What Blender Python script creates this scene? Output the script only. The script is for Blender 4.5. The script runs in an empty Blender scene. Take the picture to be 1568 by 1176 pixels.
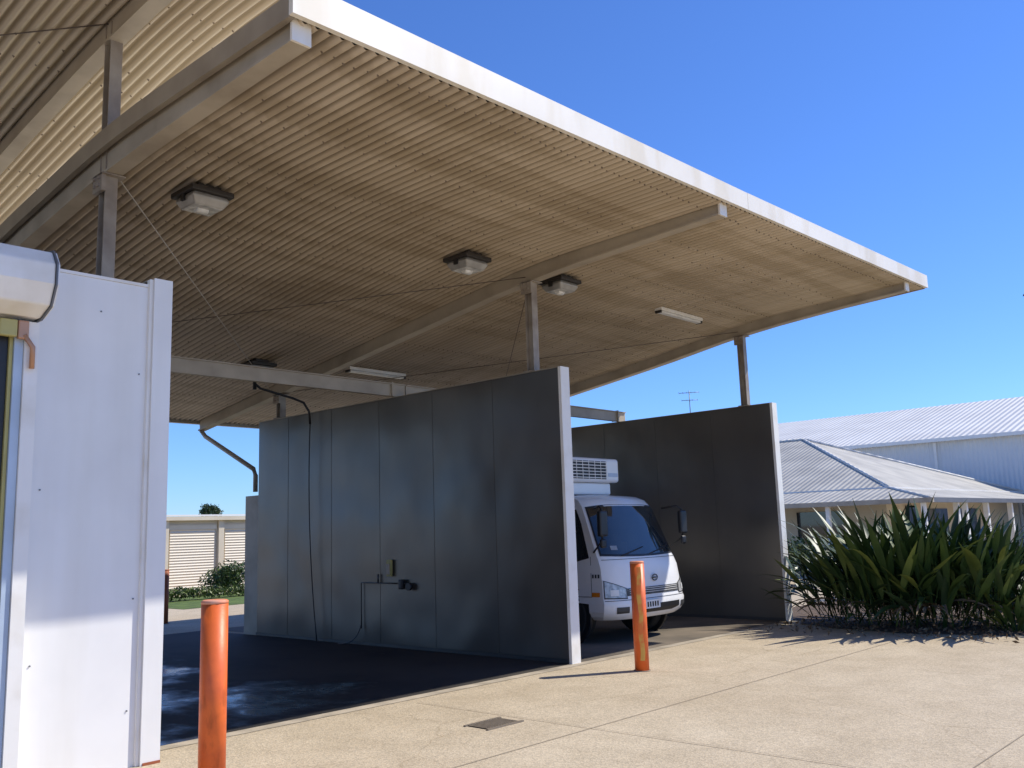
import bpy, math, random
from mathutils import Vector, Matrix
random.seed(7)
scene = bpy.context.scene
COL = scene.collection

# ------------------------------------------------------------------ materials
def new_mat(name):
    m = bpy.data.materials.new(name); m.use_nodes = True
    nt = m.node_tree
    return m, nt, nt.nodes['Principled BSDF']

def mat(name, c1, c2=None, scale=3.0, rough=0.6, metal=0.0, bump=0.0, bscale=40.0, spec=0.5,
        detail=6.0, lo=0.35, hi=0.65, rough2=None, stretch=(1,1,1), bdist=0.01):
    m, nt, b = new_mat(name)
    if c2 is None: c2 = tuple(c*0.86 for c in c1)
    tc = nt.nodes.new('ShaderNodeTexCoord'); mp = nt.nodes.new('ShaderNodeMapping')
    mp.inputs['Scale'].default_value = stretch
    nt.links.new(tc.outputs['Object'], mp.inputs['Vector'])
    n = nt.nodes.new('ShaderNodeTexNoise'); n.inputs['Scale'].default_value = scale; n.inputs['Detail'].default_value = detail
    nt.links.new(mp.outputs[0], n.inputs['Vector'])
    r = nt.nodes.new('ShaderNodeValToRGB')
    r.color_ramp.elements[0].position = lo; r.color_ramp.elements[1].position = hi
    r.color_ramp.elements[0].color = (*c2, 1); r.color_ramp.elements[1].color = (*c1, 1)
    nt.links.new(n.outputs['Fac'], r.inputs[0]); nt.links.new(r.outputs[0], b.inputs['Base Color'])
    b.inputs['Metallic'].default_value = metal
    b.inputs['Specular IOR Level'].default_value = spec
    if rough2 is None: b.inputs['Roughness'].default_value = rough
    else:
        mr = nt.nodes.new('ShaderNodeMapRange'); mr.inputs[1].default_value = lo; mr.inputs[2].default_value = hi
        mr.inputs[3].default_value = rough2; mr.inputs[4].default_value = rough
        nt.links.new(n.outputs['Fac'], mr.inputs[0]); nt.links.new(mr.outputs[0], b.inputs['Roughness'])
    if bump > 0:
        n2 = nt.nodes.new('ShaderNodeTexNoise'); n2.inputs['Scale'].default_value = bscale; n2.inputs['Detail'].default_value = 1 if bscale<3 else 4
        nt.links.new(tc.outputs['Object'], n2.inputs['Vector'])
        bp = nt.nodes.new('ShaderNodeBump'); bp.inputs['Strength'].default_value = bump; bp.inputs['Distance'].default_value = bdist
        nt.links.new(n2.outputs['Fac'], bp.inputs['Height']); nt.links.new(bp.outputs[0], b.inputs['Normal'])
    return m

def overlay(m, scale, c0, c1, lo, hi, stretch=(1,1,1), detail=4):
    nt = m.node_tree; b = nt.nodes['Principled BSDF']
    src = b.inputs['Base Color'].links[0].from_socket
    tc = nt.nodes.new('ShaderNodeTexCoord'); mp = nt.nodes.new('ShaderNodeMapping'); mp.inputs['Scale'].default_value = stretch
    nt.links.new(tc.outputs['Object'], mp.inputs['Vector'])
    n = nt.nodes.new('ShaderNodeTexNoise'); n.inputs['Scale'].default_value = scale; n.inputs['Detail'].default_value = detail
    nt.links.new(mp.outputs[0], n.inputs['Vector'])
    r = nt.nodes.new('ShaderNodeValToRGB'); r.color_ramp.elements[0].position = lo; r.color_ramp.elements[1].position = hi
    r.color_ramp.elements[0].color = (*c0,1); r.color_ramp.elements[1].color = (*c1,1)
    nt.links.new(n.outputs['Fac'], r.inputs[0])
    x = nt.nodes.new('ShaderNodeMix'); x.data_type='RGBA'; x.blend_type='MULTIPLY'; x.inputs[0].default_value=1
    nt.links.new(src, x.inputs[6]); nt.links.new(r.outputs[0], x.inputs[7]); nt.links.new(x.outputs[2], b.inputs['Base Color'])

def rib_shade(m, xa, pitch, dark):
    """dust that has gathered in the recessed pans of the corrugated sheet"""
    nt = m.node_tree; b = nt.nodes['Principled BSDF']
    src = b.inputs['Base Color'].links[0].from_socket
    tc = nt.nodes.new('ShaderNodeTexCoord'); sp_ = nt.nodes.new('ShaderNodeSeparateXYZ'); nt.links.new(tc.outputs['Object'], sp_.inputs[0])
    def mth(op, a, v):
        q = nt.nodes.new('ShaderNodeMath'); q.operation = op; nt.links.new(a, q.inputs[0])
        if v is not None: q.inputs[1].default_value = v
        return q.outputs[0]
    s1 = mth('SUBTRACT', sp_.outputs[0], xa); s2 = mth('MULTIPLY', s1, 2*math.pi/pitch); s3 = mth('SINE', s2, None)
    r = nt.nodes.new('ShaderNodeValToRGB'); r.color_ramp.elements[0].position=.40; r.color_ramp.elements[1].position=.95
    r.color_ramp.elements[0].color=(1,1,1,1); r.color_ramp.elements[1].color=(*dark,1)  # recesses darkened in the colour, standing in for shading between ribs
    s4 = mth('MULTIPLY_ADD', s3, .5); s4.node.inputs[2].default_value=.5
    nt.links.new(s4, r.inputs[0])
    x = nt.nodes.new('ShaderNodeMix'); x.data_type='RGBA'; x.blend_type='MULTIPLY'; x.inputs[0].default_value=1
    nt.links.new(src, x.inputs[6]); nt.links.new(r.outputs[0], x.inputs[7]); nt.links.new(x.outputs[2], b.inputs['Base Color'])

def mat_ribbed(name, c1, c2, axis, pitch, dist=0.02, rough=0.5, metal=0.0, nscale=0.6):
    m = mat(name, c1, c2, nscale, rough, metal)
    nt = m.node_tree; b = nt.nodes['Principled BSDF']
    tc = nt.nodes.new('ShaderNodeTexCoord')
    w = nt.nodes.new('ShaderNodeTexWave'); w.wave_type = 'BANDS'; w.bands_direction = axis
    w.inputs['Scale'].default_value = 0.314/pitch; w.inputs['Distortion'].default_value = 0
    nt.links.new(tc.outputs['Object'], w.inputs['Vector'])
    bp = nt.nodes.new('ShaderNodeBump'); bp.inputs['Strength'].default_value = 1.0; bp.inputs['Distance'].default_value = dist
    nt.links.new(w.outputs['Fac'], bp.inputs['Height']); nt.links.new(bp.outputs[0], b.inputs['Normal'])
    return m

def ground_mat():
    m, nt, b = new_mat('exposed_aggregate_concrete')
    tc = nt.nodes.new('ShaderNodeTexCoord')
    def noise(s, d=5):
        n = nt.nodes.new('ShaderNodeTexNoise'); n.inputs['Scale'].default_value = s; n.inputs['Detail'].default_value = d
        nt.links.new(tc.outputs['Object'], n.inputs['Vector']); return n
    def ramp(src, p0, c0, p1, c1):
        r = nt.nodes.new('ShaderNodeValToRGB'); r.color_ramp.elements[0].position = p0; r.color_ramp.elements[1].position = p1
        r.color_ramp.elements[0].color = (*c0,1); r.color_ramp.elements[1].color = (*c1,1)
        nt.links.new(src, r.inputs[0]); return r
    def mul(a, bb, f=1.0):
        x = nt.nodes.new('ShaderNodeMix'); x.data_type = 'RGBA'; x.blend_type = 'MULTIPLY'; x.inputs[0].default_value = f
        nt.links.new(a, x.inputs[6]); nt.links.new(bb, x.inputs[7]); return x.outputs[2]
    base = ramp(noise(0.35).outputs['Fac'], .3, (.56,.465,.335), .7, (.65,.555,.415))
    mid = ramp(noise(2.2, 8).outputs['Fac'], .3, (.87,.86,.84), .62, (1,1,1))
    v = nt.nodes.new('ShaderNodeTexVoronoi'); v.inputs['Scale'].default_value = 75
    nt.links.new(tc.outputs['Object'], v.inputs['Vector'])
    ag = ramp(v.outputs['Color'], .15, (.74,.73,.71), .8, (1.08,1.06,1.02))
    fine = ramp(noise(130, 2).outputs['Fac'], .35, (.86,.85,.84), .6, (1.03,1.03,1.03))
    spots = ramp(noise(4.5, 3).outputs['Fac'], .69, (1,1,1), .80, (.78,.76,.74))
    wn = noise(1.3, 4); mx = nt.nodes.new('ShaderNodeMix'); mx.data_type='RGBA'; mx.blend_type='LINEAR_LIGHT'; mx.inputs[0].default_value=.35
    nt.links.new(tc.outputs['Object'], mx.inputs[6]); nt.links.new(wn.outputs['Color'], mx.inputs[7])
    vc = nt.nodes.new('ShaderNodeTexVoronoi'); vc.feature='DISTANCE_TO_EDGE'; vc.inputs['Scale'].default_value=.30
    nt.links.new(mx.outputs[2], vc.inputs['Vector'])
    crack = ramp(vc.outputs['Distance'], .0012, (.80,.78,.75), .004, (1,1,1))
    c = mul(base.outputs[0], mid.outputs[0]); c = mul(c, ag.outputs[0]); c = mul(c, fine.outputs[0]); c = mul(c, spots.outputs[0]); c = mul(c, crack.outputs[0])
    nt.links.new(c, b.inputs['Base Color'])
    b.inputs['Roughness'].default_value = 0.8
    b.inputs['Specular IOR Level'].default_value = 0.3
    bp = nt.nodes.new('ShaderNodeBump'); bp.inputs['Strength'].default_value = 0.5; bp.inputs['Distance'].default_value = 0.004
    nt.links.new(v.outputs['Distance'], bp.inputs['Height']); nt.links.new(bp.outputs[0], b.inputs['Normal'])
    return m

def slab_mat():
    """dark damp wash slab: standing film of water near the left wall drying out to the right"""
    m, nt, b = new_mat('damp_slab')
    tc = nt.nodes.new('ShaderNodeTexCoord'); sx_ = nt.nodes.new('ShaderNodeSeparateXYZ'); nt.links.new(tc.outputs['Object'], sx_.inputs[0])
    mp = nt.nodes.new('ShaderNodeMapping'); mp.inputs['Scale'].default_value=(.75,.55,1); nt.links.new(tc.outputs['Object'], mp.inputs['Vector'])
    n = nt.nodes.new('ShaderNodeTexNoise'); n.inputs['Scale'].default_value=1.0; n.inputs['Detail'].default_value=9; n.inputs['Roughness'].default_value=.62
    nt.links.new(mp.outputs[0], n.inputs['Vector'])
    g = nt.nodes.new('ShaderNodeMapRange'); g.inputs[1].default_value=5.2; g.inputs[2].default_value=8.0; g.inputs[3].default_value=-.03; g.inputs[4].default_value=.26
    nt.links.new(sx_.outputs[0], g.inputs[0])
    a = nt.nodes.new('ShaderNodeMath'); a.operation='ADD'; nt.links.new(n.outputs['Fac'],a.inputs[0]); nt.links.new(g.outputs[0],a.inputs[1])
    r = nt.nodes.new('ShaderNodeMapRange'); r.inputs[1].default_value=.44; r.inputs[2].default_value=.58; r.inputs[3].default_value=.13; r.inputs[4].default_value=.72
    nt.links.new(a.outputs[0], r.inputs[0]); nt.links.new(r.outputs[0], b.inputs['Roughness'])
    c = nt.nodes.new('ShaderNodeValToRGB'); c.color_ramp.elements[0].position=.44; c.color_ramp.elements[1].position=.75
    c.color_ramp.elements[0].color=(.018,.018,.019,1); c.color_ramp.elements[1].color=(.066,.058,.050,1)
    nt.links.new(a.outputs[0], c.inputs[0]); nt.links.new(c.outputs[0], b.inputs['Base Color'])
    b.inputs['Specular IOR Level'].default_value=.22
    n2 = nt.nodes.new('ShaderNodeTexNoise'); n2.inputs['Scale'].default_value=28; n2.inputs['Detail'].default_value=4; nt.links.new(tc.outputs['Object'], n2.inputs['Vector'])
    bp = nt.nodes.new('ShaderNodeBump'); bp.inputs['Strength'].default_value=.25; bp.inputs['Distance'].default_value=.004
    nt.links.new(n2.outputs['Fac'], bp.inputs['Height']); nt.links.new(bp.outputs[0], b.inputs['Normal'])
    return m

PITCH=.105
M = {}
M['ground'] = ground_mat()
M['slab'] = slab_mat()
M['slab_dry'] = mat('slab_dry', (.26,.21,.155), (.13,.11,.085), .9, .75, 0, .2, 60, spec=.25)
M['band'] = mat('concrete_band', (.52,.44,.33), (.32,.27,.20), 3.5, .8, 0, .2, 90)
M['joint'] = mat('joint', (.34,.28,.205), None, 4, .9)
M['soffit'] = mat('soffit_sheet', (.64,.54,.405), (.50,.41,.295), .8, .42, 0, 0, lo=.25, hi=.6, stretch=(1,.6,1))
overlay(M['soffit'], 1.0, (.88,.86,.82), (1,1,1), .36, .55, (7,.45,1), 3)
overlay(M['soffit'], 1.0, (.84,.82,.78), (1,1,1), .42, .50, (.30,3.0,1), 4)
rib_shade(M['soffit'], 3.32, PITCH, (.46,.43,.39))
M['soffit_hi'] = mat('soffit_sheet_upper', (.72,.62,.46), (.62,.52,.38), 1.1, .45, stretch=(1,.45,1))
rib_shade(M['soffit_hi'], -8.0, PITCH, (.55,.50,.42))
M['rooftop'] = mat('roof_top', (.76,.69,.55), None, 1, .5)
M['beam'] = mat('beam_paint', (.47,.405,.31), (.33,.275,.205), 2.5, .5, 0, lo=.25, hi=.6)
M['barge'] = mat('barge_paint', (.36,.30,.22), (.27,.22,.16), 2.5, .5, 0, lo=.25, hi=.6)
M['post'] = mat('post_paint', (.38,.33,.27), (.24,.195,.155), 4, .45)
M['fascia'] = mat('fascia_paint', (.88,.83,.73), (.80,.745,.64), 1.6, .45)
overlay(M['fascia'], 1.0, (.92,.89,.83), (1,1,1), .35, .5, (3,3,.8), 4)
M['screw'] = mat('screws', (.20,.155,.11), None, 5, .5)
M['steel'] = mat('steel_cladding', (.165,.152,.135), (.145,.134,.12), .8, .38, .55, .4, .9, rough2=.30, bdist=.12)
overlay(M['steel'], 1.0, (.86,.86,.86), (1.0,1.0,1.0), .35, .6, (1,1.2,.5), 4)
M['seam'] = mat('steel_seam', (.10,.10,.10), None, 3, .4, .5)
M['white'] = mat('white_panel', (.87,.86,.83), (.82,.81,.785), 2.0, .4, 0, .08, 2, bdist=.02)
overlay(M['white'], 1.0, (.93,.92,.89), (1,1,1), .3, .55, (3,3,.3), 5)
M['whitetrim'] = mat('white_trim', (.87,.845,.79), (.75,.71,.63), 3, .45, lo=.25, hi=.5)
M['blueplastic'] = mat('pale_track', (.50,.60,.72), None, 3, .35)
M['copper'] = mat('copper_fitting', (.55,.30,.18), None, 8, .4, .3)
M['yellow'] = mat('yellow_guard', (.50,.44,.16), None, 4, .5)
M['dark'] = mat('dark_plastic', (.018,.018,.02), None, 4, .45)
M['black'] = mat('interior_dark', (.03,.03,.03), None, 4, .8)
M['rubber'] = mat('tyre_rubber', (.02,.02,.02), None, 8, .8)
M['orange'] = mat('orange_paint', (.86,.165,.03), (.70,.12,.025), 7, .45, 0, .1, 30, lo=.3, hi=.6)
overlay(M['orange'], 1.0, (.72,.70,.66), (1,1,1), .34, .42, (9,9,3), 5)
M['orangeworn'] = mat('worn_yellow', (.80,.42,.07), (.86,.20,.03), 9, .5, lo=.4, hi=.55)
M['cap'] = mat('faded_cap', (.66,.36,.26), (.74,.20,.08), 10, .6)
M['rust'] = mat('rust_bollard', (.36,.10,.035), None, 5, .6)
M['truck'] = mat('truck_white', (.87,.86,.84), (.83,.82,.80), 2, .22)
M['truckgrey'] = mat('truck_panel_gap', (.05,.05,.05), None, 3, .5)
M['grillegrey'] = mat('truck_grille', (.12,.12,.12), (.05,.05,.05), 20, .4)
M['glass'] = mat('dark_glass', (.03,.04,.045), (.012,.015,.018), 1.7, .03, 0, spec=.8)
M['lens'] = mat('headlamp_lens', (.62,.61,.59), (.28,.28,.27), 16, .2, .2)
M['amber'] = mat('amber_lens', (.8,.25,.02), None, 6, .2)
M['lampglass'] = mat('lamp_glass', (.72,.72,.70), (.38,.38,.37), 12, .15)
M['lampbody'] = mat('lamp_body', (.035,.03,.027), None, 5, .5)
M['lampgrey'] = mat('lamp_reflector', (.40,.39,.37), (.28,.27,.25), 6, .35, .2)
M['tube'] = mat('tube_diffuser', (.85,.84,.80), None, 4, .3)
M['cream'] = mat('cream_wall', (.70,.61,.46), (.63,.54,.40), 1.5, .7)
M['creamdoor'] = mat_ribbed('cream_roller_door', (.76,.67,.53), (.70,.61,.48), 'Z', .09, .02)
M['shedwall'] = mat_ribbed('shed_wall_sheet', (.78,.79,.78), (.72,.73,.73), 'Y', .20, .03)
M['shedroof'] = mat_ribbed('shed_roof_sheet', (.76,.73,.66), (.66,.63,.57), 'Y', .30, .04, .5)
M['lowroof_y'] = mat_ribbed('low_roof_sheet', (.50,.47,.40), (.36,.34,.295), 'Y', .20, .03, .6, nscale=.9)
M['lowroof_x'] = mat_ribbed('low_roof_sheet_b', (.50,.47,.40), (.36,.34,.295), 'X', .20, .03, .6, nscale=.9)
M['gutter'] = mat('gutter_paint', (.16,.17,.19), None, 3, .4)
M['mulch'] = mat('mulch', (.17,.115,.075), (.06,.04,.028), 18, .95, 0, .8, 30, bdist=.03)
M['grass'] = mat('lawn', (.13,.19,.04), (.07,.11,.025), 3, .9, 0, .6, 60, bdist=.03)
M['leafA'] = mat('leaf_dark', (.030,.064,.017), (.016,.038,.011), 3, .45)
M['leafB'] = mat('leaf_mid', (.058,.100,.022), (.034,.068,.016), 3, .45)
M['leafC'] = mat('leaf_light', (.16,.20,.045), (.09,.13,.028), 3, .48)
M['leafD'] = mat('leaf_dead', (.26,.18,.10), (.13,.08,.045), 6, .8)
M['bark'] = mat('palm_bark', (.16,.13,.10), (.09,.07,.05), 6, .9, 0, .5, 20)
M['wire'] = mat('wire', (.12,.09,.07), None, 4, .5)
M['wiregalv'] = mat('wire_galvanised', (.5,.47,.42), None, 4, .5)
M['grate'] = mat('grate_iron', (.26,.21,.155), None, 9, .6, .2)

# ------------------------------------------------------------------ helpers
def group(name, loc=(0,0,0)):
    e = bpy.data.objects.new(name, None); e.location = loc; e.empty_display_size = .3
    COL.objects.link(e); return e

def link(o, parent):
    COL.objects.link(o)
    if parent is not None:
        o.parent = parent
        o.matrix_parent_inverse = Matrix.Translation(-Vector(parent.location))
    return o

def make(name, verts, faces, mats, parent=None, smooth=False, fmat=None):
    me = bpy.data.meshes.new(name); me.from_pydata([tuple(v) for v in verts], [], faces); me.update()
    if not isinstance(mats, (list, tuple)): mats = [mats]
    for m in mats: me.materials.append(m)
    if fmat: 
        for p, i in zip(me.polygons, fmat): p.material_index = i
    if smooth:
        for p in me.polygons: p.use_smooth = True
    return link(bpy.data.objects.new(name, me), parent)

def box(name, x0,x1,y0,y1,z0,z1, m, parent=None, bev=0.0):
    v = [(x0,y0,z0),(x1,y0,z0),(x1,y1,z0),(x0,y1,z0),(x0,y0,z1),(x1,y0,z1),(x1,y1,z1),(x0,y1,z1)]
    f = [(0,3,2,1),(4,5,6,7),(0,1,5,4),(1,2,6,5),(2,3,7,6),(3,0,4,7)]
    o = make(name, v, f, m, parent)
    if bev > 0:
        b = o.modifiers.new('bev','BEVEL'); b.width = bev; b.segments = 3
    return o

def tube(name, pts, r, m, parent=None, seg=12, cap=True):
    pts = [Vector(p) for p in pts]; n = len(pts)
    rr = r if isinstance(r,(list,tuple)) else [r]*n
    verts=[]; faces=[]
    for i,p in enumerate(pts):
        d = (pts[min(i+1,n-1)]-pts[max(i-1,0)]).normalized()
        up = Vector((0,0,1)) if abs(d.z)<.9 else Vector((1,0,0))
        a = d.cross(up).normalized(); b = a.cross(d).normalized()
        for k in range(seg):
            t = 2*math.pi*k/seg
            verts.append(p + a*math.cos(t)*rr[i] + b*math.sin(t)*rr[i])
    for i in range(n-1):
        for k in range(seg):
            k2=(k+1)%seg
            faces.append((i*seg+k, i*seg+k2, (i+1)*seg+k2, (i+1)*seg+k))
    if cap:
        faces.append(tuple(range(seg))[::-1]); faces.append(tuple((n-1)*seg+k for k in range(seg)))
    o = make(name, verts, faces, m, parent, smooth=True)
    if cap:
        for p in o.data.polygons[-2:]: p.use_smooth=False
    return o

def bezier(p0,p1,p2,p3,n=16):
    out=[]
    for i in range(n+1):
        t=i/n; a=(1-t)
        out.append(Vector(p0)*a**3+Vector(p1)*3*a*a*t+Vector(p2)*3*a*t*t+Vector(p3)*t**3)
    return out

# ------------------------------------------------------------------ camera
cx = Vector((-1564,-277,-1415)).normalized()
dx = Vector((1321,-185,-1415)); dx = (dx - dx.dot(cx)*cx).normalized()
dz = dx.cross(cx)
R = Matrix((dx, cx, dz))
cam = bpy.data.cameras.new('camera'); co = bpy.data.objects.new('camera', cam); COL.objects.link(co)
co.matrix_world = Matrix.Translation((0,0,1.6)) @ R.to_4x4()
cam.sensor_width = 36; cam.lens = 32.49; cam.clip_start=.05; cam.clip_end = 2000
scene.camera = co

# ------------------------------------------------------------------ light
to_sun = Vector((.80,-.50,1.0)).normalized()
el = math.asin(to_sun.z); az = math.atan2(to_sun.x, to_sun.y)
w = bpy.data.worlds.new('World'); scene.world = w; w.use_nodes = True
nt = w.node_tree; bg = nt.nodes['Background']
sky = nt.nodes.new('ShaderNodeTexSky'); sky.sky_type='NISHITA'; sky.sun_disc=False
sky.sun_elevation = el; sky.sun_rotation = az; sky.air_density=1.0; sky.dust_density=.05; sky.ozone_density=4.0
tint = nt.nodes.new('ShaderNodeMix'); tint.data_type='RGBA'; tint.blend_type='MULTIPLY'; tint.inputs[0].default_value=1
tint.inputs[7].default_value=(.68,.98,1.55,1)
nt.links.new(sky.outputs[0], tint.inputs[6])
nt.links.new(tint.outputs[2], bg.inputs[0]); bg.inputs[1].default_value = .12
sl = bpy.data.lights.new('sun','SUN'); sl.energy=5.0; sl.angle=math.radians(.5); sl.color=(1,.95,.85)
so = bpy.data.objects.new('sun', sl); COL.objects.link(so)
so.rotation_euler = (-to_sun).to_track_quat('-Z','Y').to_euler()
so.location=(10,-10,20)
scene.view_settings.view_transform='Standard'; scene.view_settings.look='None'; scene.view_settings.exposure=0

# ------------------------------------------------------------------ ground
make('ground', [(-400,-400,0),(400,-400,0),(400,400,0),(-400,400,0)], [(0,1,2,3)], M['ground'])
def sheet(name, pts, z, m, parent=None):
    return make(name, [(p[0],p[1],z) for p in pts], [tuple(range(len(pts)))], m, parent)
sheet('wash_bay_floor', [(3.48,7.36),(8.97,7.36),(8.97,16.0),(3.48,16.0)], .004, M['slab'])
sheet('wash_bay_floor', [(9.12,7.36),(14.66,7.36),(14.66,16.0),(9.12,16.0)], .004, M['slab_dry'])
sheet('concrete_edge_strip', [(3.5,7.20),(14.8,7.20),(14.8,7.352),(3.5,7.352)], .004, M['band'])
jt = group('pavement_joints')
for k,(a,b) in enumerate([((-20,2.1),(13,2.1)),((-20,4.9),(13.6,4.9))]):
    sheet('joint', [(a[0],a[1]),(b[0],b[1]),(b[0],b[1]+.009),(a[0],a[1]+.009)], .005, M['joint'], jt)
sheet('joint', [(6.2,-12),(6.209,-12),(6.209,7.02),(6.2,7.02)], .009, M['joint'], jt)

dg = group('drain_grate', (5.9,5.7,0))
sheet('pit', [(5.70,5.58),(6.08,5.58),(6.08,5.82),(5.70,5.82)], .004, M['black'], dg)
for k in range(12):
    x=5.70+k*.0325
    box('bar', x, x+.02, 5.58, 5.82, .006, .010, M['grate'], dg)
box('frame', 5.67,6.11,5.555,5.58,.001,.012,M['grate'],dg); box('frame', 5.67,6.11,5.82,5.845,.001,.012,M['grate'],dg)

# ------------------------------------------------------------------ canopy
def softk(t, w=.8):
    if t<-w: return 0
    if t>w: return t
    return (t+w)**2/(4*w)
def S(X,Y, up=0):
    z = 5.20 - .025*(Y-4.87) - .113*softk(Y-7.7)
    fade = max(0.0, 1-(Y-4.87)/5.0)
    return z + .022*(X-9)*fade + up
Y0, Y1 = 4.90, 16.45

def corrugated(name, xa, xb, ya, yb, up, m, parent, pitch=PITCH, amp=.021, ny=26):
    n = int((xb-xa)/pitch*8); verts=[]; faces=[]
    for j in range(ny+1):
        Y = ya+(yb-ya)*j/ny
        for i in range(n+1):
            X = xa+(xb-xa)*i/n
            verts.append((X,Y,S(X,Y,up)+amp*math.sin(2*math.pi*(X-xa)/pitch)))
    for j in range(ny):
        for i in range(n):
            a=j*(n+1)+i; faces.append((a,a+n+1,a+n+2,a+1))
    return make(name, verts, faces, m, parent, smooth=True)

def strip(name, xa,xb,ya,yb,f0,f1,m,parent,ny=26,nx=1):
    verts=[];faces=[]
    for j in range(ny+1):
        Y=ya+(yb-ya)*j/ny
        verts += [(xa,Y,f0(xa,Y)),(xb,Y,f0(xb,Y)),(xb,Y,f1(xb,Y)),(xa,Y,f1(xa,Y))]
    for j in range(ny):
        for k in range(4):
            k2=(k+1)%4; a=j*4
            faces.append((a+k, a+4+k, a+4+k2, a+k2))
    faces += [(0,1,2,3), (ny*4+3,ny*4+2,ny*4+1,ny*4)]
    return make(name, verts, faces, m, parent)

def canopy(parent, xa, xb, up, beams, sm):
    corrugated('soffit_sheeting', xa, xb, Y0, Y1, up, sm, parent)
    strip('roof_top', xa+.01, xb-.01, Y0+.02, Y1-.02, lambda x,y:S(x,y,up)+.10, lambda x,y:S(x,y,up)+.17, M['rooftop'], parent)
    def fas(name, y0,y1,a,b,m,x0=None,x1=None):
        v=[]
        for X in (xa-.05 if x0 is None else x0, xb+.05 if x1 is None else x1):
            z=S(X,Y0 if y0<8 else Y1,up)
            ex=.05*max(0,(9.5-X)/6.2) if (y0<8 and up==0) else 0
            v += [(X,y0,z+a),(X,y1,z+a),(X,y1,z+b+ex),(X,y0,z+b+ex)]
        make(name, v, [(0,3,2,1),(4,5,6,7),(0,4,7,3),(1,2,6,5),(3,7,6,2),(0,1,5,4)], m, parent)
    xj=(xa+xb)/2+.1
    fas('front_fascia', Y0-.05, Y0-.002, -.005, .20, M['fascia'],None,xj-.002)
    fas('front_fascia', Y0-.051, Y0-.002, -.005, .201, M['fascia'],xj+.002,None)
    fas('back_gutter', Y1+.002, Y1+.12, -.06, .16, M['beam'])
    for a,b in ((xa-.05,xa-.002),(xb+.002,xb+.05)):
        strip('barge', a,b, Y0+.001, Y1, lambda x,y:S(x,y,up)-.015, lambda x,y:S(x,y,up)+.15, M['barge'], parent)
    def bot(x,y):
        t=min(1,max(0,(y-5.0)/2.6)); return S(x,y,up)-(.145+.065*t)
    for bx in beams:
        strip('beam_bottom_flange', bx-.075, bx+.075, Y0+.06, Y1-.05, lambda x,y:bot(x,y), lambda x,y:bot(x,y)+.022, M['beam'], parent)
        strip('beam_web', bx-.045, bx+.045, Y0+.065, Y1-.06, lambda x,y:bot(x,y)+.018, lambda x,y:S(x,y,up)+.06, M['beam'], parent)
        z=bot(bx,Y0)
        box('beam_end_plate', bx-.078,bx+.078,Y0+.035,Y0+.058,z-.003,z+.19,M['fascia'],parent)
    verts=[];faces=[]
    Y=Y0+.25; row=0
    while Y<Y1-.2:
        X=xa+PITCH*.75
        while X<xb-.05:
            if random.random()<.95:
                z=S(X,Y,up)-.022; r=.014; b=len(verts); jx=random.uniform(-.004,.004); jy=random.uniform(-.02,.02)
                for k in range(6):
                    t=k*math.pi/3; verts.append((X+jx+r*math.cos(t),Y+jy+r*math.sin(t),z+.008))
                verts.append((X+jx,Y+jy,z-.014))
                for k in range(6): faces.append((b+(k+1)%6,b+k,b+6))
            X+=PITCH*(1 if row%3==0 else 2)
        Y+=.9 if row%2==0 else .35; row+=1
    make('roof_screws', verts, faces, M['screw'], parent)

can = group('wash_bay_canopy', (9,9,0))
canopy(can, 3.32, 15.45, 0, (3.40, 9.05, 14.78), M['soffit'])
can2 = group('upper_canopy', (0,9,0))
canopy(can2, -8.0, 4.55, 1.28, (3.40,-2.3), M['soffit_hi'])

def ipost(x,y,z0,z1,parent,m=None):
    m=m or M['post']
    box('flange', x-.055,x+.055,y-.062,y-.050,z0,z1,m,parent)
    box('flange', x-.055,x+.055,y+.050,y+.062,z0,z1,m,parent)
    box('web', x-.006,x+.006,y-.050,y+.050,z0,z1,m,parent)
    box('base_plate', x-.09,x+.09,y-.1,y+.1,z0,z0+.014,m,parent)
for (x,y,z1) in ((3.40,7.88,6.30),(9.05,7.86,S(9,7.86)-.21),(14.76,7.88,S(14.7,7.88)-.21),
                 (3.40,13.7,S(3.4,13.7)-.21),(9.05,13.7,S(9,13.7)-.21),(14.76,13.7,S(14.7,13.7)-.21)):
    p = group('steel_post', (x,y,3.6)); ipost(x,y,3.67,z1,p)
    z = S(x,y)-.21
    box('gusset', x-.10,x-.062,y-.09,y+.09,z-.16,z+.004,M['post'],p)
    box('head_plate', x-.10,x+.10,y-.12,y+.12,z-.012,z-.001,M['post'],p)
    for dzz in (-.05,-.12):
        box('bolt', x-.118,x-.10,y-.05,y-.025,z+dzz,z+dzz+.025,M['post'],p)
        box('bolt', x-.118,x-.10,y+.025,y+.05,z+dzz,z+dzz+.025,M['post'],p)
br = group('bracing_rods')
def rod(a,b,r=.006,m='wire'): tube('rod',[a,b],r,M[m],br,6)
def bz(x,y): return S(x,y)-.13
rod((9.0,7.9,bz(9,7.9)),(3.45,13.9,bz(3.4,13.9))); rod((3.45,7.9,bz(3.4,7.9)),(9.0,13.9,bz(9,13.9)),.006,'wiregalv')
rod((14.7,7.9,bz(14.7,7.9)),(9.1,13.9,bz(9,13.9))); rod((9.1,7.9,bz(9,7.9)),(14.7,13.9,bz(14.7,13.9)))
rod((3.35,7.9,6.3),(-2.25,13.9,5.6)); rod((-2.25,7.9,6.3),(3.35,13.9,5.6))
for a,b in ((3.48,9.16),(9.18,14.86)):
    g = group('cross_beam', ((a+b)/2,10.6,3.8))
    box('web', a,b,10.56,10.64,3.672,3.85,M['beam'],g)
    box('top_flange', a,b,10.53,10.67,3.85,3.865,M['beam'],g)
    box('end_cleat', b-.28,b-.26,10.52,10.68,3.67,3.88,M['beam'],g)

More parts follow.
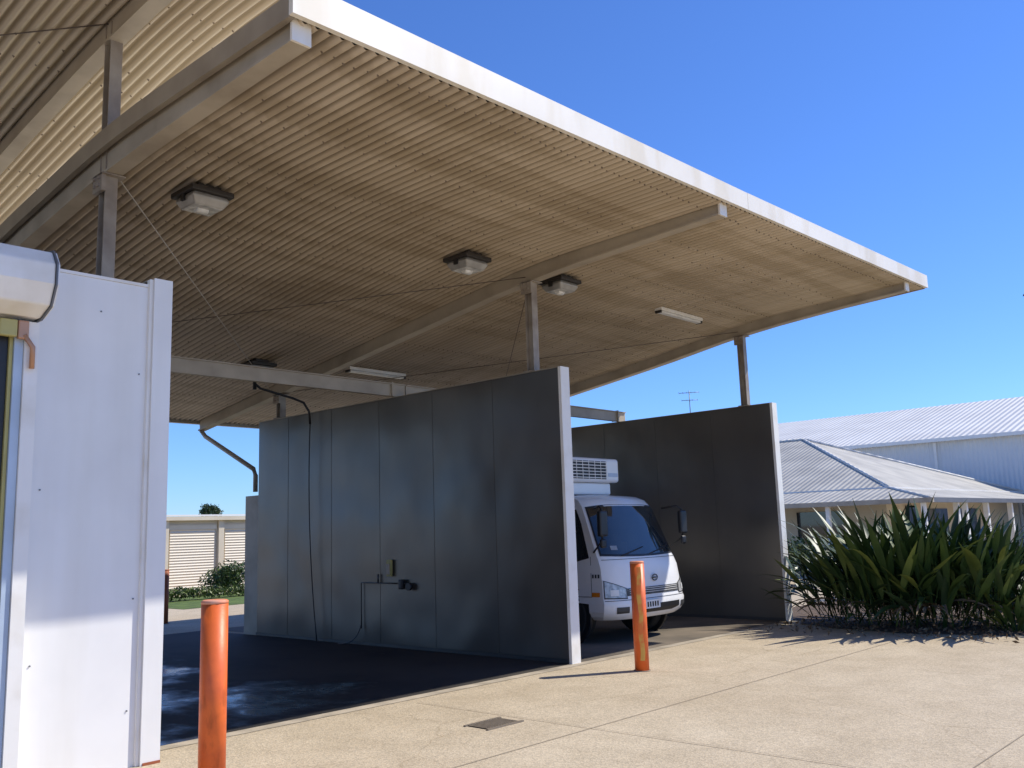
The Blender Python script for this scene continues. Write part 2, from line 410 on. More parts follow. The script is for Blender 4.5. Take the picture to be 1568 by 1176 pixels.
# ------------------------------------------------------------------ partition walls
def pwall(x0,x1,y0,y1,zt,mL):
    g = group('partition_wall', ((x0+x1)/2,(y0+y1)/2,0))
    box('core', x0+.004,x1-.004,y0+.01,y1-.004,0.0,zt-.004,mL,g)
    Y=y0+.02; k=0
    while Y<y1-.05:
        Ye=min(Y+1.2,y1-.01)
        nz,ny=12,6; v=[];f=[]; a1=random.uniform(-.006,.006); a2=random.uniform(-.006,.006); ph=random.uniform(0,3)
        for i in range(nz+1):
            for j in range(ny+1):
                z=.06+(zt-.08)*i/nz; yy=Y+.003+(Ye-Y-.006)*j/ny
                d=a1*math.sin(math.pi*j/ny)*math.sin(math.pi*i/nz)+a2*math.sin(3.2*math.pi*i/nz+ph)*math.sin(math.pi*j/ny)
                v.append((x0-.0045-abs(d),yy,z))
        for i in range(nz):
            for j in range(ny):
                a=i*(ny+1)+j; f.append((a,a+ny+1,a+ny+2,a+1))
        make('cladding_sheet',v,f,mL,g,True)
        if k: box('seam_strip', x0-.0085,x0-.005,Y-.008,Y+.008,.06,zt-.02,mL,g)
        Y=Ye;k+=1
    box('end_cap', x0-.012,x1+.006,y0-.004,y0+.008,0.002,zt+.006,M['whitetrim'],g)
    box('end_cap_return', x0-.0145,x0-.0122,y0-.002,y0+.04,0.003,zt+.003,M['whitetrim'],g)
    box('top_cap', x0-.012,x1+.006,y0+.0085,y1,zt-.002,zt+.006,M['beam'],g)
    box('base_angle', x0-.018,x0-.0125,y0+.05,y1,.009,.055,M['seam'],g)
    return g
w2 = pwall(8.97,9.12,7.33,14.26,3.66,M['steel'])
box('rear_stub', 8.98,9.11,14.262,14.68,0,2.38,M['beam'],w2)
w3 = pwall(14.66,14.81,7.33,14.26,3.66,M['steel'])
w1 = pwall(3.33,3.48,6.86,14.26,3.66,M['steel'])
fit = group('wash_control_box', (8.9,10.7,1.1))
box('box', 8.91,8.950,10.64,10.74,1.02,1.26,M['yellow'],fit,.006)
box('box_lid', 8.898,8.909,10.655,10.725,1.05,1.20,M['beam'],fit,.004)
tube('pipe',[(8.93,11.35,.25),(8.93,11.35,.92),(8.93,10.2,.92)],.009,M['seam'],fit,8)
tube('pipe',[(8.93,10.95,.93),(8.93,10.95,1.05)],.014,M['seam'],fit,8)
box('valve', 8.88,8.95,10.36,10.45,.84,.98,M['dark'],fit,.02)
tube('reel',[(8.89,10.24,.88),(8.93,10.24,.88)],.055,M['dark'],fit,16)
hs = group('hose_boom', (8.4,12.6,3.8))
tube('arm',[(7.9,12.7,4.05),(8.0,12.7,3.98),(8.55,12.62,3.86),(8.75,12.6,3.80),(8.84,12.58,3.66),(8.85,12.56,3.45)],.020,M['dark'],hs)
tube('pivot',[(7.9,12.7,S(7.9,12.7)),(7.9,12.7,3.95)],.03,M['dark'],hs)
tube('hose', bezier((8.85,12.56,3.45),(8.84,12.62,2.2),(8.88,12.58,1.0),(8.86,12.38,.02),24),.009,M['dark'],hs,8)
tube('hose', bezier((8.92,11.35,.3),(8.86,11.36,.1),(8.84,11.5,.02),(8.80,11.75,.02),16),.008,M['seam'],hs,8)
bk = group('pipe_bracket', (3.9,10.2,3.6))
tube('arm',[(3.48,9.5,3.6),(4.0,9.5,3.6),(4.0,9.6,3.72)],.02,M['dark'],bk)
dp = group('downpipe', (9.05,15.5,3.3))
tube('pipe',[(9.05,16.4,3.86),(9.05,16.4,3.72),(9.05,16.25,3.60),(9.05,14.55,2.86),(9.05,14.48,2.74),(9.05,14.48,2.45)],.042,M['beam'],dp)

# ------------------------------------------------------------------ left white panel + roller door
wp = group('white_facade_panel', (2.9,6.9,0))
box('panel', 2.47,3.342,6.88,6.98,0.0,3.60,M['white'],wp)
box('panel_top_cap', 2.47,3.342,6.872,6.99,3.602,3.625,M['whitetrim'],wp)
box('corner_post', 3.345,3.495,6.835,6.853,0.0,3.675,M['white'],wp)
box('base_stain_angle', 3.36,3.495,6.828,6.834,0.001,.02,M['rust'],wp)
for (x,z) in ((2.95,3.35),(3.25,.4),(3.26,2.9),(3.27,1.2),(2.56,.8),(2.57,2.0)):
    tube('rivet',[(x,6.872,z),(x,6.8805,z)],.006,M['gutter'],wp,8)
rd = group('roller_door', (1,6.8,0))
prof=[(6.84,3.18),(6.66,3.18),(6.50,3.24),(6.43,3.38),(6.43,3.52),(6.50,3.62),(6.84,3.66)]
v=[];n=len(prof)
for X in (-2.2,2.44):
    v+=[(X,y,z) for y,z in prof]
f=[tuple(range(n))[::-1],tuple(range(n,2*n))]+[(k,(k+1)%n,n+(k+1)%n,n+k) for k in range(n)]
h=make('hood',v,f,M['whitetrim'],rd); b=h.modifiers.new('b','BEVEL'); b.width=.012; b.segments=2
v=[(X,y+(0.01 if y<6.8 else 0),z) for X in (2.441,2.452) for y,z in [(6.84,3.165),(6.65,3.165),(6.485,3.23),(6.41,3.37),(6.41,3.53),(6.49,3.635),(6.84,3.68)]]
make('hood_end_cap',v,f,M['gutter'],rd)
v=[(X,y,z) for X in (2.453,2.466) for y,z in prof]
make('hood_end_plate',v,f,M['white'],rd)
box('guide_track',2.36,2.45,6.70,6.86,0,3.155,M['whitetrim'],rd)
box('guide_seal',2.30,2.357,6.72,6.85,0,3.15,M['blueplastic'],rd)
box('guide_inner',2.275,2.297,6.74,6.86,0,3.15,M['yellow'],rd)
box('copper_bracket',2.30,2.37,6.66,6.70,3.02,3.15,M['copper'],rd,.01)
box('yellow_bracket',2.18,2.295,6.66,6.71,3.03,3.15,M['yellow'],rd,.01)
tube('copper_pipe',[(2.40,6.67,2.82),(2.40,6.67,2.97),(2.34,6.67,3.05)],.018,M['copper'],rd)
box('curtain_edge',2.19,2.27,6.76,6.84,0,3.15,M['dark'],rd)
box('curtain',-2.2,2.19,6.80,6.83,0,3.15,M['black'],rd)
box('header_wall',-8,2.46,6.99,7.08,3.0,3.6,M['white'],rd)
box('side_wall',-8,-2.2,6.9,6.98,0,3.6,M['white'],rd)

# ------------------------------------------------------------------ bollards
def bollard(x,y,h,r,m,capm,worn=False):
    g=group('bollard',(x,y,0))
    tube('pole',[(x,y,0),(x,y,h)],r,m,g,28)
    tube('cap',[(x,y,h+.001),(x,y,h+.018),(x,y,h+.026)],[r*1.01,r*1.01,r*.86],capm,g,28)
    tube('footing',[(x,y,.001),(x,y,.008)],r*1.2,M['joint'],g,24)
    if worn:
        vs=[];fs=[]
        for j in range(13):
            z=.12+(h-.16)*j/12
            for k in range(5):
                a=math.radians(205+k*9+6*math.sin(j*1.3)); vs.append((x+(r+.002)*math.cos(a),y+(r+.002)*math.sin(a),z))
        for j in range(12):
            for k in range(4): fs.append((j*5+k,j*5+k+1,j*5+5+k+1,j*5+5+k))
        make('worn_stripe',vs,fs,M['orangeworn'],g,True)
bollard(3.32,5.79,1.19,.088,M['orange'],M['cap'])
bollard(8.99,6.33,1.20,.082,M['orange'],M['cap'],True)
bollard(9.3,18.2,1.05,.09,M['rust'],M['rust'])

# ------------------------------------------------------------------ lamps
def flood(x,y,s=1.0):
    z=S(x,y)-.02; g=group('flood_light',(x,y,z))
    box('mount',x-.12,x+.12,y-.14,y+.14,z-.03,z+.02,M['lampbody'],g)
    box('gear_tray',x-.225*s,x+.225*s,y-.215*s,y+.215*s,z-.085,z-.03,M['lampbody'],g,.012)
    v=[];
    for hx,hz in ((.18,-.086),(.20,-.12),(.15,-.20)):
        v+=[(x-hx*s,y-hx*.9*s,z+hz),(x+hx*s,y-hx*.9*s,z+hz),(x+hx*s,y+hx*.9*s,z+hz),(x-hx*s,y+hx*.9*s,z+hz)]
    f=[(0,4,5,1),(1,5,6,2),(2,6,7,3),(3,7,4,0),(4,8,9,5),(5,9,10,6),(6,10,11,7),(7,11,8,4)]
    o=make('reflector_body',v,f+[(8,11,10,9)],[M['lampgrey'],M['lampglass']],g,fmat=[0]*8+[1])
    b=o.modifiers.new('b','BEVEL'); b.width=.015; b.segments=2
    tube('bulb',[(x-.07,y,z-.19),(x+.05,y,z-.19)],.045,M['tube'],g,12)
    for sx in (-1,1):
        box('clip',x+sx*.205*s-.012,x+sx*.205*s+.012,y-.03,y+.03,z-.15,z-.06,M['dark'],g)
flood(4.40,8.05); flood(7.96,7.95); flood(9.72,7.9); flood(7.98,12.75); flood(13.4,12.75)
def fluoro(x,y,l=1.25):
    z=S(x,y)-.02; g=group('fluorescent_light',(x,y,z))
    box('housing',x-l/2,x+l/2,y-.07,y+.07,z-.045,z+.01,M['whitetrim'],g,.006)
    box('diffuser',x-l/2+.02,x+l/2-.02,y-.05,y+.05,z-.08,z-.046,M['tube'],g,.016)
    for sx in (-1,1): box('end_cap',x+sx*(l/2-.01)-.015,x+sx*(l/2-.01)+.015,y-.056,y+.056,z-.085,z-.044,M['lampbody'],g)
fluoro(12.94,8.0); fluoro(10.15,12.45)

# ------------------------------------------------------------------ truck
TX,TY=11.60,7.86
tr=group('delivery_truck',(TX,TY,0))
P=[(.06,.33,.90,.20),(.0,.38,.965,.19),(-.04,.45,1.0,.19),(-.045,.56,1.005,.18),(-.01,.64,.995,.17),(.015,.85,.98,.16),(.05,1.05,.97,.15),(.10,1.18,.955,.15),(.125,1.22,.95,.15),
   (.24,1.50,.92,.15),(.37,1.80,.885,.14),(.45,1.95,.865,.13),(.54,2.03,.85,.11),(.70,2.085,.83,.07),(.95,2.11,.815,.03),(1.3,2.11,.81,0),(1.6,2.07,.80,0)]
def prof_at(z):
    for a,b in zip(P,P[1:]):
        if a[1]<=z<=b[1]:
            t=(z-a[1])/(b[1]-a[1]); return [a[k]+(b[k]-a[k])*t for k in range(4)]
    return list(P[-1])
def sp(s,y,z,w,bl): 
    a=abs(s); k=(a**3.0)*.4+(a**8)*.6
    return (TX+w*s, TY+y+bl*k+.05*a*a, z)
NS=48; svals=[math.copysign(abs(q)**.75,q) for q in [-1+2*i/NS for i in range(NS+1)]]
verts=[];faces=[]
for (y,z,w_,bl) in P:
    for s in svals:
        p=sp(s,y,z,w_,bl)
        dome=.02*(1-s*s) if z>2.0 else 0
        verts.append((p[0],p[1],p[2]+dome))
for j in range(len(P)-1):
    for i in range(NS):
        a=j*(NS+1)+i; faces.append((a,a+1,a+NS+2,a+NS+1))
make('cab_shell',verts,faces,M['truck'],tr,True)
for sgn in (-1,1):
    v=[];f=[]
    for (y,z,w_,bl) in P[:-1]:
        ye = .46 if z<.60 else 1.6
        yf = min(y+bl+.05,ye)
        v+=[(TX+sgn*w_,TY+yf,z),(TX+sgn*w_,TY+ye,z)]
    for j in range(len(P)-2): f.append((2*j,2*j+1,2*j+3,2*j+2))
    make('cab_side',v,f,M['truck'],tr)
make('cab_rear',[(TX-.955,TY+1.6,.62),(TX+.955,TY+1.6,.62),(TX+.81,TY+1.6,2.07),(TX-.81,TY+1.6,2.07)],[(0,1,2,3)],M['truck'],tr)
def patch(name,s0,s1,zf0,zf1,m,off=.006,ns=16,nz=6):
    g0=zf0 if callable(zf0) else (lambda a:zf0); g1=zf1 if callable(zf1) else (lambda a:zf1)
    v=[];f=[]
    for j in range(nz+1):
        for i in range(ns+1):
            s=s0+(s1-s0)*i/ns; z=g0(abs(s))+(g1(abs(s))-g0(abs(s)))*j/nz; y,_,w_,bl=prof_at(z)
            p=sp(s,y,z,w_,bl); v.append((p[0]+(off*1.0*s if abs(s)>.75 else 0),p[1]-off,p[2]+off*.3))
    for j in range(nz):
        for i in range(ns):
            a=j*(ns+1)+i; f.append((a,a+1,a+ns+2,a+ns+1))
    return make(name,v,f,m,tr,True)
patch('windscreen_seal',-.965,.965,lambda a:1.195+.03*a*a,lambda a:1.965-.04*a**4,M['dark'],.004,30,8)
patch('windscreen',-.945,.945,lambda a:1.225+.03*a*a,lambda a:1.94-.04*a**4,M['glass'],.009,30,8)
hl0=lambda a:.63+.04*(a-.6); hl1=lambda a:.74+.36*(a-.62)
for q in (-1,1):
    a,b=(-.99,-.66) if q<0 else (.66,.99)
    patch('headlamp_surround',a,b,lambda a:hl0(a)-.015,lambda a:hl1(a)+.012,M['truckgrey'],.004)
    a,b=(-.98,-.68) if q<0 else (.68,.98)
    patch('headlamp',a,b,hl0,hl1,M['lens'],.009)
    a,b=(-.92,-.80) if q<0 else (.80,.92)
    patch('headlamp_bulb',a,b,.665,.75,M['tube'],.013,8,4)
    a,b=(-.86,-.66) if q<0 else (.66,.86)
    patch('fog_recess',a,b,.42,.51,M['truckgrey'],.006); 
patch('grille',-.66,.66,.655,.76,M['grillegrey'],.007,24)
for zz in (.683,.712,.738): patch('grille_bar',-.62,.62,zz,zz+.007,M['whitetrim'],.013,24,1)
patch('lower_intake',-.60,.60,lambda a:.40+.04*max(0,a-.4)*4,.52,M['dark'],.006,24)
patch('bumper_gap',-.99,.99,.598,.606,M['truckgrey'],.004,40,1); patch('panel_gap',-.97,.97,1.165,1.172,M['truckgrey'],.004,40,1)
box('number_plate',TX-.36,TX-.0,TY-.075,TY-.062,.46,.58,M['white'],tr)
for k in range(5): box('plate_glyph',TX-.33+k*.062,TX-.298+k*.062,TY-.078,TY-.0755,.485,.555,M['dark'],tr)
em=[(TX+.065*math.cos(t),TY-.002,.885+.042*math.sin(t)) for t in [2*math.pi*k/24 for k in range(25)]]
tube('emblem',em,.008,M['seam'],tr,8)
tube('emblem_bar',[(TX-.05,TY+.0,.885),(TX+.05,TY+.0,.885)],.008,M['seam'],tr,8)
for x0 in (-.62,.05):
    y1=prof_at(1.25)[0]; y2=prof_at(1.33)[0]
    tube('wiper',[(TX+x0,TY+y1-.015,1.22),(TX+x0+.2,TY+y1-.01,1.26),(TX+x0+.58,TY+y2-.01,1.33)],.009,M['dark'],tr,6)
patch('windscreen_label',-.78,-.66,1.30,1.36,M['lampgrey'],.0115,6,3)
for sgn in (-1,1):
    def sx(z,o=.005): return TX+sgn*(prof_at(z)[2]+o)
    def quad(name,pts,m,o=.005): make(name,[(sx(z,o),TY+y,z) for y,z in pts],[tuple(range(len(pts)))],m,tr)
    quad('side_window_seal',[(.46,1.20),(.9,1.10),(1.42,1.10),(1.40,1.90),(.72,1.90),(.62,1.70)],M['dark'],.004)
    quad('side_window',[(.51,1.22),(.92,1.13),(1.39,1.13),(1.37,1.87),(.74,1.87),(.66,1.70)],M['glass'],.008)
    quad('door_gap',[(.40,.66),(.408,.66),(.44,1.22),(.432,1.22)],M['truckgrey']); quad('door_gap',[(1.46,.66),(1.468,.66),(1.468,1.9),(1.46,1.9)],M['truckgrey'])
    quad('door_gap',[(.40,.655),(1.468,.655),(1.468,.663),(.40,.663)],M['truckgrey'])
    for k in range(3): quad('model_glyph',[(.27+k*.05,.92),(.30+k*.05,.92),(.30+k*.05,.97),(.27+k*.05,.97)],M['truckgrey'],.006)
    box('door_handle',min(sx(1.02,.01),sx(1.02,.045)),max(sx(1.02,.01),sx(1.02,.045)),TY+1.2,TY+1.38,1.0,1.04,M['dark'],tr,.008)
    quad('indicator',[(.26,.66),(.40,.66),(.40,.72),(.26,.72)],M['amber'],.008)
    mx=TX+sgn*1.04
    tube('mirror_arm',[(TX+sgn*.87,TY+.40,1.90),(TX+sgn*1.0,TY+.20,1.93),(mx,TY+.14,1.88),(mx,TY+.14,1.45),(TX+sgn*.97,TY+.36,1.28)],.015,M['dark'],tr,8)
    box('mirror',mx-.09,mx+.09,TY+.09,TY+.17,1.50,1.86,M['dark'],tr,.03)
    box('mirror_small',mx-.06,mx+.06,TY+.10,TY+.16,1.34,1.47,M['dark'],tr,.03)
    box('step',TX+sgn*.9-.06,TX+sgn*.9+.06,TY+.34,TY+.5,.40,.44,M['dark'],tr)
    for wy in (.90,4.0):
        xo=TX+sgn*.95
        tube('wheel_arch',[(xo-sgn*.02,TY+wy,.39),(xo+sgn*.037,TY+wy,.39)],.45 if wy<1 else .40,M['dark'],tr,32)
        tube('tyre',[(xo-sgn*.20,TY+wy,.38),(xo-sgn*.19,TY+wy,.38),(xo+sgn*.03,TY+wy,.38),(xo+sgn*.05,TY+wy,.38)],[.34,.38,.38,.35],M['rubber'],tr,32)
        tube('rim',[(xo+sgn*.045,TY+wy,.38),(xo+sgn*.054,TY+wy,.38)],.22,M['whitetrim'],tr,24)
        tube('hub',[(xo+sgn*.05,TY+wy,.38),(xo+sgn*.10,TY+wy,.38)],.07,M['whitetrim'],tr,16)
box('chassis',TX-.45,TX+.45,TY+.3,TY+5.3,.42,.62,M['dark'],tr)
box('underbody',TX-.90,TX+.90,TY+.25,TY+1.6,.40,.60,M['dark'],tr)
box('cargo_box',TX-1.0,TX+.88,TY+1.95,TY+5.6,.80,2.55,M['truck'],tr,.02)
fy=TY+.95; FX=TX-.10
box('fridge_unit',FX-.72,FX+.66,fy,fy+.62,2.33,2.71,M['truck'],tr,.05)
box('fridge_lower',FX-.62,FX+.52,fy+.08,fy+1.0,2.14,2.328,M['truck'],tr,.03)
box('fridge_neck',FX-.5,FX+.40,fy+.25,fy+1.0,2.02,2.138,M['truckgrey'],tr)
box('fridge_grille_recess',FX-.62,FX+.30,fy-.004,fy+.0,2.38,2.66,M['dark'],tr)
for k in range(6): box('fridge_louvre',FX-.62,FX+.30,fy-.022,fy-.006,2.395+k*.048,2.406+k*.048,M['whitetrim'],tr)
for k in range(7): box('fridge_louvre_v',FX-.62+k*.151,FX-.610+k*.151,fy-.026,fy-.0225,2.38,2.66,M['whitetrim'],tr)
box('fridge_badge',FX+.36,FX+.60,fy-.006,fy-.001,2.42,2.48,M['blueplastic'],tr)
for x in (-.1,.4): tube('fridge_hose',[(FX+x,fy+.9,2.2),(FX+x,fy+.95,1.9),(FX+x-.05,fy+.9,1.5)],.02,M['dark'],tr,8)

# ------------------------------------------------------------------ plants
class Leaves:
    def __init__(s): s.v=[];s.f=[];s.m=[]
    def strap(s, base, az, L, wd, lean, droop, mi, seg=8, stalk=.25):
        d=Vector((math.cos(az),math.sin(az),0)); side=Vector((-math.sin(az),math.cos(az),0))
        tw=random.uniform(-.9,.9)
        side=(side*math.cos(tw)+(Vector((0,0,1))*.5+d*.5)*math.sin(tw)).normalized()
        p=Vector(base); ang=lean; b=len(s.v)
        for k in range(seg+1):
            t=k/seg
            if t<stalk: w=wd*.2
            else:
                u=(t-stalk)/(1-stalk); w=wd*(.2+.8*min(1,u*3.5))*max(.03,min(1,(1-u)*2.0))**.8
            s.v+= [p-side*w*.5, p-Vector((0,0,1))*w*.14, p+side*w*.5]
            dirv=(d*math.sin(ang)+Vector((0,0,1))*math.cos(ang))
            p=p+dirv*(L/seg); ang+=droop/seg*(.3+1.4*t)
        for k in range(seg):
            a=b+3*k
            s.f+=[(a,a+1,a+4,a+3),(a+1,a+2,a+5,a+4)]; s.m+=[mi,mi]
    def quadleaf(s,p,size,mi):
        n=Vector((random.gauss(0,1),random.gauss(0,1),random.gauss(.5,1))).normalized()
        a=n.orthogonal().normalized(); a.rotate(Matrix.Rotation(random.uniform(0,6.28),3,n)); c=n.cross(a)
        b=len(s.v); p=Vector(p)
        s.v+=[p-a*size,p+c*size*.4,p+a*size,p-c*size*.4]; s.f.append((b,b+1,b+2,b+3)); s.m.append(mi)
    def build(s,name,mats,parent): return make(name,s.v,s.f,mats,parent,True,s.m)
LM=[M['leafA'],M['leafB'],M['leafC'],M['leafD']]
def clump(L,x,y,n,H,rad):
    n=int(n*1.7)
    for i in range(n):
        a=random.uniform(0,6.283); r=rad*math.sqrt(random.random())*.55
        lean=random.triangular(.02,1.3,.35); 
        mi=random.choices([0,1,2],[.38,.42,.20])[0]
        z0=random.uniform(0,.45)
        L.strap((x+r*math.cos(a),y+r*math.sin(a),z0),a+random.uniform(-.8,.8),(H-.5*z0)*random.uniform(.5,1.05),random.uniform(.075,.135),lean,random.uniform(.1,1.3),mi,8,random.uniform(.2,.5))
    for i in range(n//8):
        a=random.uniform(0,6.283); L.strap((x+.3*math.cos(a),y+.3*math.sin(a),.15),a,H*random.uniform(.4,.7),.06,1.0,1.6,3)
sh=group('strap_leaf_shrub',(14.9,5.4,0)); L=Leaves()
for (x,y,n,H) in ((14.75,6.5,45,1.25),(14.6,6.0,70,1.68),(14.5,5.5,85,2.0),(15.3,5.9,55,1.9),(14.65,4.95,80,1.85),(15.4,5.1,65,1.95),(14.9,4.4,60,1.6),(15.7,4.4,50,1.75),(16.2,5.6,40,1.8)):
    clump(L,x,y,n,H,.9)
L.build('leaves',LM,sh)
sh2=group('low_shrub',(15.1,3.75,0)); L=Leaves()
for (x,y,n,H) in ((14.7,3.9,60,.8),(15.3,3.5,70,.95),(15.9,3.3,50,1.1)): 
    for i in range(n):
        a=random.uniform(0,6.283); r=.3*math.sqrt(random.random())
        L.strap((x+r*math.cos(a),y+r*math.sin(a),.0),a,H*random.uniform(.6,1.1),random.uniform(.07,.12),random.uniform(.1,1.1),random.uniform(.3,1.2),random.choice([1,1,2]))
L.build('leaves',LM,sh2)
bed0=[(14.82,7.2),(14.35,6.95),(13.95,6.3),(13.8,5.5),(13.8,4.7),(14.0,3.9),(14.5,3.2),(15.5,2.7),(17.5,2.4),(22,2.5),(24,6),(22,8.5),(17,8.4),(14.85,8.2)]
bed=[]
for i,(a,b) in enumerate(zip(bed0,bed0[1:]+bed0[:1])):
    for k in range(6):
        t=k/6; j=.05 if 0<i<8 else 0
        bed.append((a[0]+(b[0]-a[0])*t+random.uniform(-j,j),a[1]+(b[1]-a[1])*t+random.uniform(-j,j)))
sheet('garden_bed',bed,.012,M['mulch'])
L=Leaves()
for i in range(620):
    x=random.gauss(14.1,.7); y=random.uniform(2.6,7.2)
    if x<13.0: continue
    p=(x,y,.022+random.random()*.02); L.quadleaf(p,random.uniform(.02,.055),3)
make('leaf_litter',L.v,L.f,LM,None,False,L.m)

def bush(name,x,y,rx,ry,h,n,ls=.05,mix=(0,1,1,2)):
    g=group(name,(x,y,0)); L=Leaves()
    blobs=[(random.uniform(-.6,.6)*rx,random.uniform(-.6,.6)*ry,random.uniform(.35,.75)*h,random.uniform(.3,.5)) for _ in range(9)]
    for i in range(n):
        b=random.choice(blobs); u=Vector((random.gauss(0,1),random.gauss(0,1),random.gauss(0,1))).normalized()*(random.random()**.4)
        p=(x+b[0]+u.x*b[3]*rx,y+b[1]+u.y*b[3]*ry,max(.03,b[2]+u.z*b[3]*h)); L.quadleaf(p,ls*random.uniform(.6,1.3),random.choice(mix))
    L.build('leaves',LM,g)
bush('round_bush',15.6,26.2,.95,.9,.95,3500,.06)
bush('round_bush',17.2,26.4,.9,.8,.8,2500,.06)
bush('flower_hedge',13.9,24.6,2.6,.45,.40,3000,.05,(1,2,2))
bush('round_bush',23.5,12.0,1.2,2.5,1.2,3500,.08)
def small_tree(x,y,h,r):
    g=group('distant_tree',(x,y,0))
    tube('trunk',[(x,y,0),(x+.1,y,h*.4),(x,y,h*.8)],[.22,.15,.06],M['bark'],g)
    L=Leaves()
    for k in range(14):
        a=random.uniform(0,6.28); rr=r*random.uniform(.1,.8); c=Vector((x+rr*math.cos(a),y+rr*math.sin(a),h*random.uniform(.7,1.0)))
        tube('limb',[(x,y,h*.45),c],[.07,.02],M['bark'],g,6)
        for i in range(160):
            u=Vector((random.gauss(0,1),random.gauss(0,1),random.gauss(0,.6)))*r*.16; L.quadleaf(c+u,.12,random.choice((0,0,1)))
    L.build('leaves',LM,g)
small_tree(45.2,80,4.9,1.3)
pg=group('palm_tree',(24.85,4.25,0))
px_,py_,pz_=24.80,4.32,6.85
tube('trunk',[(24.85,4.25,0),(24.9,4.25,2.5),(24.85,4.28,5),(px_,py_,pz_+.1)],[.24,.17,.15,.12],M['bark'],pg)
L=Leaves()
for k in range(44):
    a=k*2.4; lift=random.uniform(-1.0,.9); Lg=random.uniform(1.3,1.7)
    p=Vector((px_,py_,pz_)); ang=lift; d=Vector((math.cos(a),math.sin(a),0)); side=Vector((-math.sin(a),math.cos(a),0)); prev=[]
    for s_ in range(18):
        p=p+(d*math.cos(ang)+Vector((0,0,1))*math.sin(ang))*(Lg/18); ang-=.11; prev.append(p.copy())
        for sg in (-1,1):
            ll=.45*math.sin(math.pi*min(1,(s_+3)/21))
            q=p+side*sg*ll*.6+d*ll*.35-Vector((0,0,1))*ll*.75
            b=len(L.v); L.v+=[p-d*.03,p+d*.03,q]; L.f.append((b,b+1,b+2)); L.m.append(random.choice((0,0,1)))
    tube('frond_rib',[Vector((px_,py_,pz_))]+prev,.014,M['leafB'],pg,4)
L.build('fronds',LM,pg)

# ------------------------------------------------------------------ storage units (behind, left)
st=group('storage_building',(16,29,0))
box('walls',4,30,29.1,36,0,2.35,M['cream'],st)
box('gutter',3.8,30.2,28.85,29.09,2.33,2.46,M['cream'],st)
make('roof',[(3.8,28.9,2.47),(30.2,28.9,2.47),(30.2,36.2,2.75),(3.8,36.2,2.75)],[(0,1,2,3)],M['rooftop'],st)
X=5.0
while X<29:
    box('roller_door',X,X+1.62,29.06,29.098,0.02,2.02,M['creamdoor'],st)
    box('door_head',X-.05,X+1.67,29.03,29.095,2.024,2.18,M['cream'],st)
    box('pilaster',X+1.72,X+1.92,28.98,29.095,0,2.33,M['cream'],st)
    X+=2.0
sheet('lawn',[(11.5,21.5),(30,22.5),(30,27.2),(11.5,26.6)],.008,M['grass'])
bh=group('far_warehouse',(10,60,0))
box('walls',-15,18,60,75,0,3.6,M['white'],bh)
make('roof',[(-15.3,59.7,3.61),(18.3,59.7,3.61),(18.3,67,5),(-15.3,67,5)],[(0,1,2,3)],M['shedroof'],bh)
lp=group('street_lamp',(38,50,0))
tube('pole',[(38.0,50,0),(38.0,50,5.6)],.07,M['gutter'],lp); tube('arm',[(38.0,50,5.6),(37.5,50,5.7)],.05,M['gutter'],lp); box('head',37.0,37.5,49.9,50.1,5.64,5.76,M['gutter'],lp,.02)

# ------------------------------------------------------------------ office building with hip roof (right)
of=group('office_building',(37,20,0))
box('walls',29.6,44.6,11.2,40,0,2.35,M['cream'],of)
def quadroof(name,pts,m): make(name,pts,[tuple(range(len(pts)))],m,of)
e=2.62; ri=5.05
quadroof('roof_west',[(29.4,11.0,e),(37,17.2,ri),(37,34,ri),(29.4,40.2,e)],M['lowroof_y'])
quadroof('roof_south',[(29.4,11.0,e),(45,11.0,e),(37,17.2,ri)],M['lowroof_x'])
quadroof('roof_east',[(45,11,e),(45,40.2,e),(37,34,ri),(37,17.2,ri)],M['lowroof_y'])
box('fascia_west',29.36,29.4,11.0,40.2,2.40,2.64,M['whitetrim'],of); box('fascia_south',29.36,45,10.95,10.99,2.40,2.64,M['whitetrim'],of)
tube('hip_cap',[(29.4,11,e+.02),(37,17.2,ri+.03)],.05,M['shedroof'],of,8); tube('ridge_cap',[(37,17.2,ri+.03),(37,34,ri+.03)],.06,M['shedroof'],of,8)
tube('hip_cap',[(45,11,e+.02),(37,17.2,ri+.03)],.06,M['shedroof'],of,8)
vx,vy,ve=27.6,9.2,2.20
quadroof('verandah_roof_west',[(vx,vy,ve),(29.9,11.5,2.72),(29.9,40,2.72),(vx,40,ve)],M['lowroof_y'])
quadroof('verandah_roof_south',[(vx,vy,ve),(45,vy,ve),(45,11.5,2.72),(29.9,11.5,2.72)],M['lowroof_x'])
tube('verandah_hip',[(vx,vy,ve+.01),(29.9,11.5,2.74)],.04,M['shedroof'],of,8)
box('verandah_gutter_w',vx-.12,vx-.002,vy-.12,40,ve-.13,ve+.01,M['beam'],of); box('verandah_gutter_s',vx,45,vy-.12,vy-.002,ve-.13,ve+.01,M['gutter'],of)
for yy in (9.35,12.2,15.0,17.8,20.6): box('verandah_post',vx+.02,vx+.14,yy,yy+.12,0,ve-.05,M['whitetrim'],of)
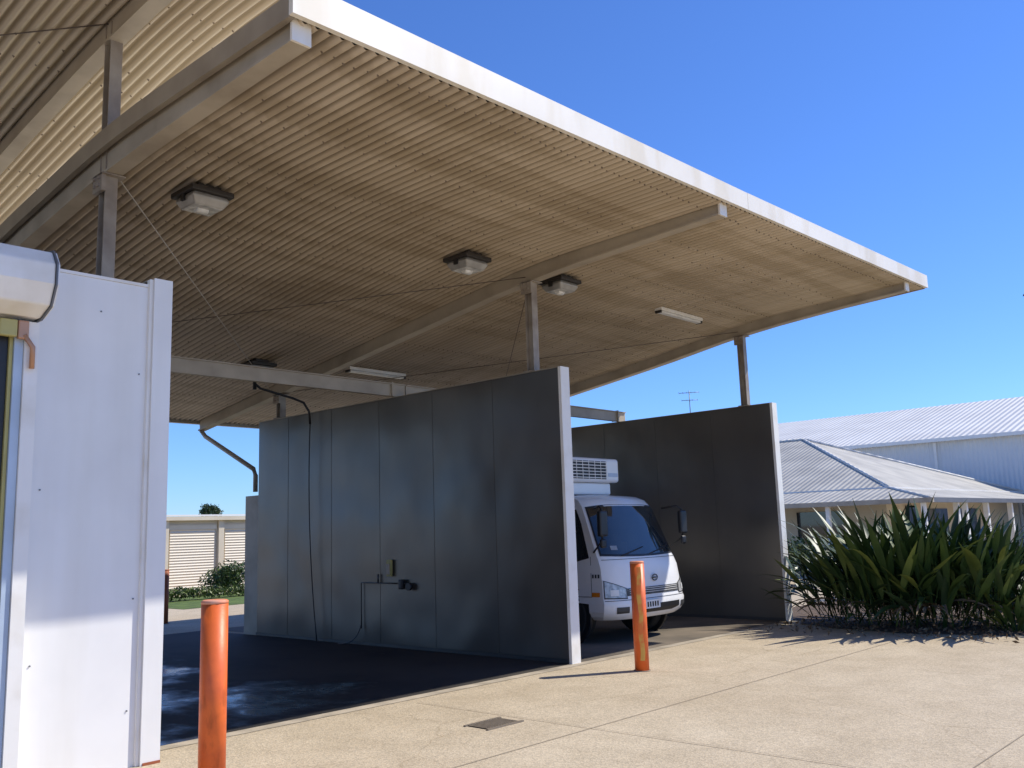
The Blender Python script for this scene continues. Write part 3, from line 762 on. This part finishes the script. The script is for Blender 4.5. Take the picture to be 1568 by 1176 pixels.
for xx in (30.2,31.0,33.2,36,39): box('verandah_post',xx,xx+.16,vy+.05,vy+.2,0,ve-.05,M['whitetrim'],of)
box('window',29.56,29.595,16.4,18.8,.9,1.95,M['glass'],of); box('window_frame',29.54,29.559,16.3,18.9,.82,.9,M['whitetrim'],of)
box('window',29.56,29.595,12.6,14.2,.9,1.95,M['glass'],of)
box('door',31.2,32.1,11.16,11.195,0.02,2.05,M['glass'],of); box('window',33.2,35.2,11.16,11.195,.9,1.95,M['glass'],of)
box('window',36.5,38.5,11.16,11.195,.9,1.95,M['glass'],of)
s=group('metal_shed',(50,20,0))
box('walls',45.2,65,-6,48,0,5.25,M['shedwall'],s)
make('roof',[(44.9,-6.3,5.27),(55,-6.3,7.95),(55,48.3,7.95),(44.9,48.3,5.27)],[(0,1,2,3)],M['shedroof'],s)
make('roof_far',[(65.2,-6.3,5.27),(55,-6.3,7.95),(55,48.3,7.95),(65.2,48.3,5.27)],[(0,1,2,3)],M['shedroof'],s)
make('gable',[(45.2,-6,5.25),(65,-6,5.25),(55,-6,7.9)],[(0,1,2)],M['shedwall'],s)
box('gutter',44.72,44.88,-6.3,48.3,5.12,5.28,M['whitetrim'],s)
for yy in (-2,6,14.5,23,31,40): box('downpipe',45.05,45.195,yy,yy+.12,0,5.12,M['whitetrim'],s)
an=group('tv_antenna',(37,22.6,5))
tube('mast',[(37,22.6,5.0),(37,22.6,7.85)],.02,M['gutter'],an,8)
tube('boom',[(36.75,23.0,7.75),(37.2,22.2,7.75)],.014,M['gutter'],an,6)
for k in range(6):
    t=k/5; c=Vector((36.75+.45*t,23.0-.8*t,7.75)); d=Vector((.6,.35,0)).normalized()*(.32-.03*k)
    tube('element',[c-d,c+d],.009,M['gutter'],an,6)
tube('boom',[(36.8,22.9,7.4),(37.2,22.3,7.4)],.014,M['gutter'],an,6)
for k in range(4):
    t=k/3; c=Vector((36.8+.4*t,22.9-.6*t,7.4)); d=Vector((.6,.35,0)).normalized()*.22
    tube('element',[c-d,c+d],.009,M['gutter'],an,6)
